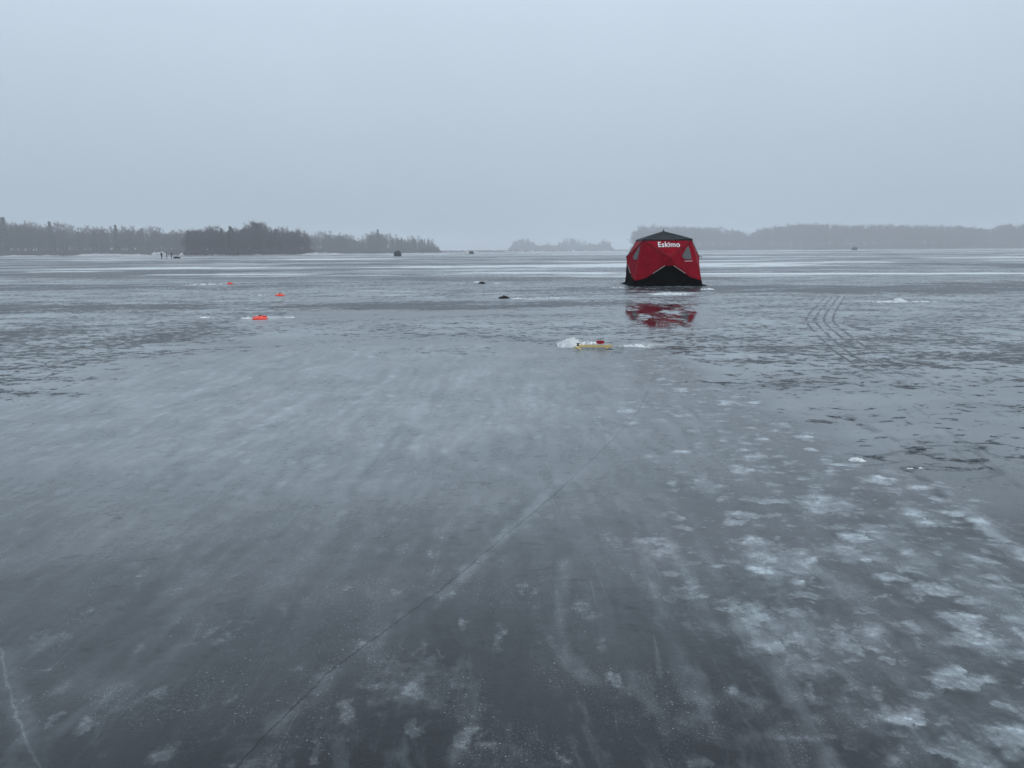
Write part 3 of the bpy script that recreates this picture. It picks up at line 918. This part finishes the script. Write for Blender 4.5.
lump('grey ice lump half sunk between the oval lump and the ragged one', 905, 480, 0.07, 0.014, 0.05, 26)

# ------------------------------------------------------------------ people
M_COAT = fabric('dark_winter_cloth', (0.022, 0.022, 0.028))
M_SKIN = simple('skin', (0.42, 0.25, 0.18), 0.5)


def person(label, px, dist, kind, rz):
    h = {'hip': (0, 0, .95), 'waist': (0, 0, 1.12), 'chest': (0, 0, 1.36), 'neck': (0, 0, 1.50), 'head': (0, .01, 1.62), 'top': (0, 0, 1.74),
         'sl': (-.19, 0, 1.42), 'el': (-.27, .02, 1.14), 'wl': (-.25, .12, .90), 'hl': (-.25, .15, .80),
         'srr': (.19, 0, 1.42), 'er': (.27, .02, 1.14), 'wr': (.25, .12, .90), 'hr': (.25, .15, .80),
         'tl': (-.10, 0, .90), 'kl': (-.12, .02, .50), 'al': (-.12, 0, .09), 'fl': (-.13, .14, .04),
         'tr': (.10, 0, .90), 'kr': (.12, .02, .50), 'ar': (.12, 0, .09), 'fr': (.13, .14, .04)}
    if kind == 'bent':
        h.update({'chest': (0, .14, 1.30), 'neck': (0, .22, 1.42), 'head': (0, .28, 1.53), 'top': (0, .30, 1.65), 'sl': (-.19, .14, 1.34), 'srr': (.19, .14, 1.34),
                  'el': (-.24, .30, 1.10), 'er': (.24, .30, 1.10), 'wl': (-.15, .48, .98), 'wr': (.15, .48, .98), 'hl': (-.12, .56, .95), 'hr': (.12, .56, .95)})
    rad = {'hip': .17, 'waist': .16, 'chest': .19, 'neck': .07, 'head': .105, 'top': .07, 'sl': .085, 'el': .06, 'wl': .05, 'hl': .045, 'srr': .085, 'er': .06, 'wr': .05, 'hr': .045,
           'tl': .11, 'kl': .08, 'al': .065, 'fl': .055, 'tr': .11, 'kr': .08, 'ar': .065, 'fr': .055}
    ed = [('hip', 'waist'), ('waist', 'chest'), ('chest', 'neck'), ('neck', 'head'), ('head', 'top'), ('chest', 'sl'), ('sl', 'el'), ('el', 'wl'), ('wl', 'hl'),
          ('chest', 'srr'), ('srr', 'er'), ('er', 'wr'), ('wr', 'hr'), ('hip', 'tl'), ('tl', 'kl'), ('kl', 'al'), ('al', 'fl'), ('hip', 'tr'), ('tr', 'kr'), ('kr', 'ar'), ('ar', 'fr')]
    names = list(h)
    m_ = bpy.data.meshes.new('skeleton')
    m_.from_pydata([h[k] for k in names], [(names.index(a), names.index(b)) for a, b in ed], [])
    tmp = bpy.data.objects.new('tmp', m_); COL.objects.link(tmp)
    tmp.modifiers.new('skin', 'SKIN'); s_ = tmp.modifiers.new('sub', 'SUBSURF'); s_.levels = 1; s_.render_levels = 1
    sv = m_.skin_vertices[0].data if m_.skin_vertices else None
    if sv is None:
        bmx = bmesh.new(); bmx.from_mesh(m_); bmx.verts.layers.skin.verify(); bmx.to_mesh(m_); bmx.free(); sv = m_.skin_vertices[0].data
    for i, k in enumerate(names):
        sv[i].radius = (rad[k], rad[k]); sv[i].use_root = (k == 'hip')
    bpy.context.view_layer.update()
    body = bpy.data.meshes.new_from_object(tmp.evaluated_get(bpy.context.evaluated_depsgraph_get()))
    bpy.data.objects.remove(tmp)
    body.materials.clear(); body.materials.append(M_COAT); body.materials.append(M_SKIN)
    hz_ = h['head']
    for f in body.polygons:
        if (f.center - Vector(hz_)).length < 0.15 and f.center.z < hz_[2] + .07 and f.center.y > hz_[1] + 0.02: f.material_index = 1
        f.use_smooth = True
    p = at_dist(px, dist)
    o = bpy.data.objects.new('person', body); COL.objects.link(o)
    o.location = p; o.rotation_euler = (0, 0, rz)
    hat = lathe('hat', [(0.125, 0.0), (0.13, 0.05), (0.11, 0.12), (0.05, 0.16)], M_COAT, o, 14, (hz_[0], hz_[1], hz_[2] + 0.05))
    return tag(o, label, 'person', 'people standing far out on the ice')


person('person in dark clothes standing far out on the ice, left one of the trio', 161.4, 205, 'stand', R(170))
person('person in dark clothes standing upright far out, middle and tallest of the trio', 166.6, 203, 'stand', R(120))
person('person in dark clothes leaning forward beside a dark sled, right one of the trio', 171.0, 206, 'bent', R(-80))
person('person in dark clothes far out before the dark point, apart from the trio', 238, 330, 'stand', R(40))
# hauling sled
sl_p = at_dist(176.5, 203)
sled = thing('hauling_sled', 'low dark loaded sled on the ice to the right of the trio of people', 'sled', sl_p, R(12))
bm = bmesh.new()
prof = [(-0.9, .32), (-0.75, .10), (-0.5, .03), (0.6, .03), (0.85, .12), (0.95, .36)]
for sgn in (-1, 1):
    for (x_, z_) in prof: bm.verts.new((x_, sgn * 0.36, z_))
bm.verts.ensure_lookup_table(); n = len(prof)
for k in range(n - 1): bm.faces.new((bm.verts[k], bm.verts[k + 1], bm.verts[n + k + 1], bm.verts[n + k]))
for off in (0, n):
    top = [bm.verts.new((x_ * 1.03, (1 if off else -1) * 0.42, 0.36)) for (x_, z_) in prof]
    for k in range(n - 1): bm.faces.new((bm.verts[off + k] if False else [v for v in bm.verts][off + k], [v for v in bm.verts][off + k + 1], top[k + 1], top[k])); bm.verts.ensure_lookup_table()
from_bm('tub', bm, M_BLKPL, sled)
bm = bmesh.new(); bm_box(bm, (-0.15, 0, 0.34), (0.9, 0.55, 0.42), 0, 0.08); from_bm('load', bm, M_COAT, sled)

# ------------------------------------------------------------------ trees
M_BARK = simple('grey_bark', (0.075, 0.064, 0.066), 0.9, 0.3, 3)
M_TWIG = simple('bare_twigs', (0.088, 0.058, 0.078), 0.9, 0.3, 0.6)
M_TWIG2 = simple('olive_twigs', (0.070, 0.072, 0.066), 0.9, 0.3, 0.6)
M_NEEDLE = simple('dark_needles', (0.030, 0.042, 0.036), 0.8, 0.35, 0.8)


def blade(V, Fc, p, d, L, wd, rg):
    """one twig: a thin tapering spray"""
    s = d.cross(Vector((rg.gauss(0, 1), rg.gauss(0, 1), rg.gauss(0, 1))))
    if s.length < 1e-5: s = Vector((1, 0, 0))
    s = s.normalized() * wd
    b = len(V)
    V += [p - s * .5, p + s * .5, p + d * L]
    Fc.append((b, b + 1, b + 2))


def bare_tree(seed, spread=1.0, twigs=750):
    """unit deciduous tree, 10 m tall: (trunk data), (crown data)"""
    rg = random.Random(seed)
    tv, tf, cv, cf = [], [], [], []
    def addtube(pts, rads, V, Fc, sides):
        v, f = tube_data(pts, rads, sides, False)
        b = len(V); V.extend(v); Fc.extend([tuple(i + b for i in q) for q in f])
    top = 9.2
    lean = Vector((rg.uniform(-.5, .5), rg.uniform(-.5, .5), 0))
    tp_ = [Vector((0, 0, -0.3))] + [Vector((0, 0, 0)) + lean * (k / 6) ** 2 + Vector((rg.gauss(0, .06), rg.gauss(0, .06), top * k / 6)) for k in range(1, 7)]
    addtube(tp_, [.17, .15, .13, .11, .08, .05, .02], tv, tf, 6)
    limbs = []
    nl = 17
    for k in range(nl):
        f = 0.22 + 0.74 * k / nl + rg.uniform(-.02, .02)
        i = min(5, int(f * 6)); base = tp_[i].lerp(tp_[i + 1], f * 6 - i)
        a = k * 2.4 + rg.uniform(-.5, .5)
        el_ = R(rg.uniform(25, 62))
        L = (3.1 * (1 - f) + 0.8) * spread * rg.uniform(0.75, 1.2) * (0.65 if f < 0.32 else 1)
        d = Vector((math.cos(a) * math.cos(el_), math.sin(a) * math.cos(el_), math.sin(el_)))
        pts = [base, base + d * L * .5 + Vector((0, 0, .05 * L)), base + d * L + Vector((0, 0, .22 * L))]
        addtube(pts, [.06, .04, .012], tv, tf, 4)
        limbs.append((pts, L))
        for q in range(3):
            t = rg.uniform(.3, .9)
            b0 = pts[0].lerp(pts[2], t)
            d2 = (d + Vector((rg.gauss(0, .6), rg.gauss(0, .6), rg.uniform(0, .7)))).normalized()
            L2 = L * rg.uniform(.3, .55)
            addtube([b0, b0 + d2 * L2], [.025, .008], cv, cf, 3)
            limbs.append(([b0, b0 + d2 * L2 * .5, b0 + d2 * L2], L2))
    tot = sum(l for _, l in limbs)
    for pts, L in limbs:
        for _ in range(int(twigs * L / tot)):
            t = rg.random() ** .7
            p = pts[0].lerp(pts[1], t * 2) if t < .5 else pts[1].lerp(pts[2], t * 2 - 1)
            d = Vector((rg.gauss(0, 1), rg.gauss(0, 1), rg.gauss(.7, .8))).normalized()
            blade(cv, cf, p, d, rg.uniform(.4, 1.25), rg.uniform(.035, .07), rg)
    return (tv, tf), (cv, cf)


def conifer(seed, n=1600):
    rg = random.Random(seed)
    tv, tf = tube_data([Vector((0, 0, -.3)), Vector((.03, 0, 4)), Vector((0, .03, 9.7))], [.16, .11, .02], 6, False)
    cv, cf = [], []
    for k in range(n):
        f = rg.random() ** 1.35
        z = .9 + 8.9 * f
        a = rg.uniform(0, 6.283)
        tier = .72 + .28 * math.sin(z * 5.5 + math.sin(a * 3))
        rmax = (1.75 * (1 - f) + .12) * tier * (0.85 + .25 * math.sin(a * 2 + seed))
        r_ = rmax * rg.random() ** .5
        p = Vector((math.cos(a) * r_, math.sin(a) * r_, z - .15 * r_))
        d = Vector((math.cos(a), math.sin(a), rg.uniform(-.5, .15))).normalized()
        blade(cv, cf, p, d, rg.uniform(.3, .7), rg.uniform(.16, .34), rg)
    return (tv, tf), (cv, cf)


def bush(seed, n=420):
    rg = random.Random(seed)
    cv, cf = [], []
    for k in range(n):
        a = rg.uniform(0, 6.283); r_ = rg.random() ** .5
        p = Vector((math.cos(a) * r_ * 1.5, math.sin(a) * r_ * 1.5, rg.random() * 2.4 * (1 - .5 * r_)))
        d = Vector((rg.gauss(0, .5), rg.gauss(0, .5), 1)).normalized()
        blade(cv, cf, p, d, rg.uniform(.5, 1.4), rg.uniform(.05, .12), rg)
    return cv, cf


VARI = {'bare': [bare_tree(100 + k, 0.75 + 0.12 * k) for k in range(5)], 'pine': [conifer(200 + k) for k in range(3)]}
TM = {}
for kd, lst in VARI.items():
    TM[kd] = []
    for (td, cd) in lst:
        t_ = mesh_from('trunk', *td); t_.materials.append(M_BARK)
        pair = [t_]
        for mt in ((M_TWIG, M_TWIG2) if kd == 'bare' else (M_NEEDLE,)):
            c_ = mesh_from('crown', *cd); c_.materials.append(mt); pair.append(c_)
        TM[kd].append(pair)
BUSH = [bush(300 + k) for k in range(3)]
NPARR = {kd: [(np.array([tuple(v) for v in cd[0]]), np.array(cd[1] if False else [f if len(f) == 3 else f[:3] for f in cd[1]])) for (td, cd) in lst] for kd, lst in VARI.items()}
NPTR = {kd: [(np.array([tuple(v) for v in td[0]]), np.array(td[1])) for (td, cd) in lst] for kd, lst in VARI.items()}
NPB = [(np.array([tuple(v) for v in b_[0]]), np.array(b_[1])) for b_ in BUSH]


def interp(prof, px):
    return float(np.interp(px, [q[0] for q in prof], [q[1] for q in prof]))


def one_tree(kd, px, dist, h, label, group, rg, wide=1.0, tone=1, zbase=0.0):
    p = at_dist(px, dist); p.z = zbase
    o = thing('pine_tree' if kd == 'pine' else 'bare_tree', label, 'tree', p, rg.uniform(0, 6.28), group)
    s = h / 9.9
    o.scale = (s * wide, s * wide, s)
    v = rg.choice(TM[kd])
    for nm, m_ in (('trunk', v[0]), ('crown', v[min(tone, len(v) - 1)])):
        c = bpy.data.objects.new(nm, m_); COL.objects.link(c); c.parent = o
    return o


def build_mass(name, label, items, mats):
    """far wood that reads as one mass: items = (array verts, faces, matrix scale/loc, material index)"""
    VV, FF, MI, off = [], [], [], 0
    for (v, f, s, rz, loc, mi) in items:
        c, s_ = math.cos(rz), math.sin(rz)
        q = v * np.array(s)
        q = np.stack([q[:, 0] * c - q[:, 1] * s_, q[:, 0] * s_ + q[:, 1] * c, q[:, 2]], 1) + np.array(loc)
        VV.append(q); FF.append(f + off); MI.append(np.full(len(f), mi)); off += len(q)
    V = np.concatenate(VV).astype(np.float32); F_ = np.concatenate(FF).astype(np.int32); MI = np.concatenate(MI).astype(np.int32)
    m_ = bpy.data.meshes.new(name)
    m_.vertices.add(len(V)); m_.vertices.foreach_set('co', V.ravel())
    m_.loops.add(F_.size); m_.loops.foreach_set('vertex_index', F_.ravel())
    m_.polygons.add(len(F_)); m_.polygons.foreach_set('loop_start', (np.arange(len(F_)) * 3).astype(np.int32))
    m_.polygons.foreach_set('material_index', MI)
    for mt in mats: m_.materials.append(mt)
    m_.update(calc_edges=True)
    o = bpy.data.objects.new(name, m_); COL.objects.link(o)
    return tag(o, label, 'wood', None, 'stuff')


g = NG('shore_ground')
p = g.pos()
sn = g.ss(0.47, 0.60, g.noise(g.mapped(p, (1, 1, 3)), 0.09, 6, 0.65))
c = g.mixc(sn, (0.10, 0.085, 0.075, 1), (0.62, 0.65, 0.68, 1))
g.principled(c, 0.9)
M_SHORE = g.mat


def shore(p0, p1, d0, d1, rise, seed):
    rg = random.Random(seed)
    n = max(24, int(abs(p1 - p0) / 2))
    rows = [(0, -0.05), (1.5, 0.5), (5, 1.0), (14, 1.0), (60, 1.4), (160, 2.2)]
    verts, faces = [], []
    for i in range(n + 1):
        px = p0 + (p1 - p0) * i / n
        d = d0 + (d1 - d0) * i / n + rg.uniform(-2, 2)
        endf = min(1, min(i, n - i) / 3 + 0.02)
        for (dy, z) in rows:
            q = at_dist(px, d + dy)
            verts.append((q.x, q.y, z * rise * endf * rg.uniform(.7, 1.3) if z > 0 else z))
    m = len(rows)
    for i in range(n):
        for j in range(m - 1):
            faces.append((i * m + j, (i + 1) * m + j, (i + 1) * m + j + 1, i * m + j + 1))
    o = link_mesh('shore', mesh_from('shore', verts, faces, True), [M_SHORE])
    return tag(o, None, None, None, 'structure')


BANKS = [
    # name of the wood, label for its trees, profile of the tops, distance left/right, pines, step, rise
    dict(key='left bank', lab='bare tree in the hazy wood along the left bank', mass='hazy leafless wood along the left bank, behind the small figures',
         top=[(-60, 220), (0, 216), (6, 214), (14, 221), (30, 221), (60, 222), (72, 225), (100, 225), (140, 226), (165, 227), (186, 229)],
         d=(590, 640), span=(-30, 187), step=3.6, pine=0.10, rise=1.3, seed=1, tone=1, n=300),
    dict(key='dark point', lab='bare tree on the dark wooded point left of centre', mass='thick leafless growth of the dark wooded point, nearest of the woods',
         top=[(186, 233), (190, 229), (200, 226), (215, 225), (228, 227), (240, 228), (246, 224), (254, 220), (262, 219), (267, 226), (280, 227), (300, 228), (306, 230), (311, 233)],
         d=(470, 490), span=(187, 310), step=2.8, pine=0.06, rise=0.8, seed=2, tone=1, n=260),
    dict(key='second point', lab='bare tree on the paler point to the right of the dark wooded point', mass='pale leafless growth of the second point, just right of the dark wooded point',
         top=[(308, 234), (318, 231), (332, 231), (350, 233), (360, 237), (368, 232), (380, 229), (386, 232), (400, 235), (415, 236), (428, 237), (434, 240), (441, 248)],
         d=(780, 840), span=(309, 440), step=2.9, pine=0.08, rise=0.8, seed=3, tone=2, n=240),
    dict(key='island', drop=3.5, lab='very faint tree on the far low island at the centre', mass='very faint far wood on the low island at the centre of the horizon',
         top=[(504, 247), (511, 247), (513, 241), (520, 239), (530, 239), (534, 243), (541, 245), (548, 244), (555, 246), (559, 243), (565, 240), (574, 238), (580, 241), (592, 243), (598, 244), (602, 241), (608, 241), (612, 247)],
         d=(1850, 1850), span=(512, 611), step=3.4, pine=0.12, rise=0.7, seed=4, tone=1, n=200),
    dict(key='right bank', lab='faint tree in the long hazy wood along the right bank', mass='long hazy wood along the right bank, behind the red tent',
         top=[(632, 232), (640, 227), (660, 226), (690, 227), (715, 228), (740, 230), (748, 235), (753, 232), (757, 229), (775, 226), (800, 224), (850, 225), (900, 225), (960, 226), (985, 229), (998, 226), (1006, 223), (1014, 228), (1024, 223), (1070, 222)],
         d=(1400, 1190), span=(634, 1050), step=3.6, pine=0.0, rise=1.2, seed=5, tone=1, n=760, drop=3.0),
]
for B in BANKS:
    if B['key'] in ('right bank', 'island'): B['top'] = [(q[0], q[1] - (1.8 if B['key'] == 'right bank' else 1.5)) for q in B['top']]
    rg = random.Random(B['seed'])
    a, b = B['span']
    dist = lambda px: B['d'][0] + (B['d'][1] - B['d'][0]) * (px - a) / (b - a)
    px = a
    while px <= b:
        d = dist(px) + rg.uniform(3, 14)
        y_top = interp(B['top'], px) + max(-1.2, rg.gauss(0.9, 2.0) * (0.45 if B['key'] == 'right bank' else 1))
        h = max(3.0, height_at(px, y_top, d))
        kd = 'pine' if rg.random() < B['pine'] else 'bare'
        lab = B['lab'] if kd == 'bare' else B['lab'].replace('bare tree', 'dark pine').replace('faint tree', 'faint pine')
        one_tree(kd, px, d, h, lab, ('pines of the ' if kd == 'pine' else 'trees of the ') + B['key'], rg, rg.uniform(.85, 1.2) * (0.8 if h > 14 else 1), B['tone'], 0.25)
        px += B['step'] * rg.uniform(.65, 1.35)
    items = []
    for k in range(B['n']):
        px = rg.uniform(a - (120 if a < 0 else 0), b + (120 if b > 1024 else 0))
        px = min(max(px, a + 2), b - 2) if 0 < a and b < 1024 else px
        d = dist(px) + rg.uniform(6, 55)
        h = max(2.5, height_at(px, interp(B['top'], px) + abs(rg.gauss(0, 1)) * B.get('drop', 6.0) + (0.8 if 'drop' in B else 2.0), d))
        kd = 'pine' if rg.random() < B['pine'] else 'bare'
        i = rg.randrange(len(NPARR[kd]))
        q = at_dist(px, d)
        s = h / 9.9; wd = s * rg.uniform(.9, 1.4)
        v, f = NPARR[kd][i]
        items.append((v, f, (wd, wd, s), rg.uniform(0, 6.28), (q.x, q.y, 0.3), 1 if kd == 'pine' else 0))
        v, f = NPTR[kd][i]
        f3 = np.concatenate([f[:, :3], f[:, [0, 2, 3]]])
        items.append((v, f3, (s, s, s), 0.0, (q.x, q.y, 0.3), 0))
    for k in range(int((b - a) * 5)):
        px = rg.uniform(a, b); d = dist(px) + rg.uniform(1, 22)
        q = at_dist(px, d); v, f = NPB[rg.randrange(3)]
        s = rg.uniform(.6, 1.6) * (d / 520) * min(1.0, height_at(px, interp(B['top'], px), d) / 14)
        items.append((v, f, (s * 1.3, s * 1.3, s), rg.uniform(0, 6.28), (q.x, q.y, 0.1), 0))
    build_mass('distant_wood', B['mass'], items, [M_TWIG if B['tone'] == 1 else M_TWIG2, M_NEEDLE])
    ext = (-160 if a < 0 else 0, 160 if b > 1024 else 0)
    shore(a + ext[0] - 3, b + ext[1] + 3, dist(a + ext[0]), dist(b + ext[1]), B['rise'], B['seed'])
M_SNOWB = simple('old_snow', (0.36, 0.37, 0.39), 0.85, 0.6, 0.12)
def snow_bank(p0, p1, d, zmax, seed):
    rg = random.Random(seed); n = 40
    rows = [(0, -0.05), (2, .35), (6, .8), (12, 1.0), (20, .9), (26, .2), (30, -.05)]
    verts, faces = [], []
    for i in range(n + 1):
        px = p0 + (p1 - p0) * i / n
        env = math.sin(math.pi * i / n) ** .5 * (0.35 + 0.65 * fbm(np.array([i * 1.0 + seed * 9]), np.array([seed * 3.0]), .22, 3)[0] * 1.5)
        for dy, z in rows:
            q = at_dist(px, d + dy + rg.uniform(-.5, .5)); verts.append((q.x, q.y, z * zmax * env * rg.uniform(.85, 1.1) if z > 0 else z))
    m = len(rows)
    for i in range(n):
        for j in range(m - 1):
            faces.append((i * m + j, (i + 1) * m + j, (i + 1) * m + j + 1, i * m + j + 1))
    tag(link_mesh('snow_bank', mesh_from('snow_bank', verts, faces, True), [M_SNOWB]), None, None, None, 'structure')
snow_bank(72, 132, 560, 1.7, 1); snow_bank(118, 150, 548, 1.3, 2); snow_bank(151, 168, 552, 3.4, 3); snow_bank(179, 188, 556, 2.6, 4); snow_bank(0, 40, 565, 1.0, 5); snow_bank(300, 345, 462, 1.4, 6)
# low far spit joining the second point to the island
shore(436, 640, 980, 1550, 1.1, 9)
items = []
rg = random.Random(31)
for k in range(240):
    px = rg.uniform(440, 640); d = 980 + (px - 436) / 204 * 570 + rg.uniform(3, 30)
    q = at_dist(px, d); v, f = NPB[rg.randrange(3)]
    s = rg.uniform(.4, 1.0)
    items.append((v, f, (s * 3.0, s * 2, s), 0.0, (q.x, q.y, 0.2), 0))
build_mass('distant_brush', 'faint low brush along the spit between the second point and the island', items, [M_TWIG])
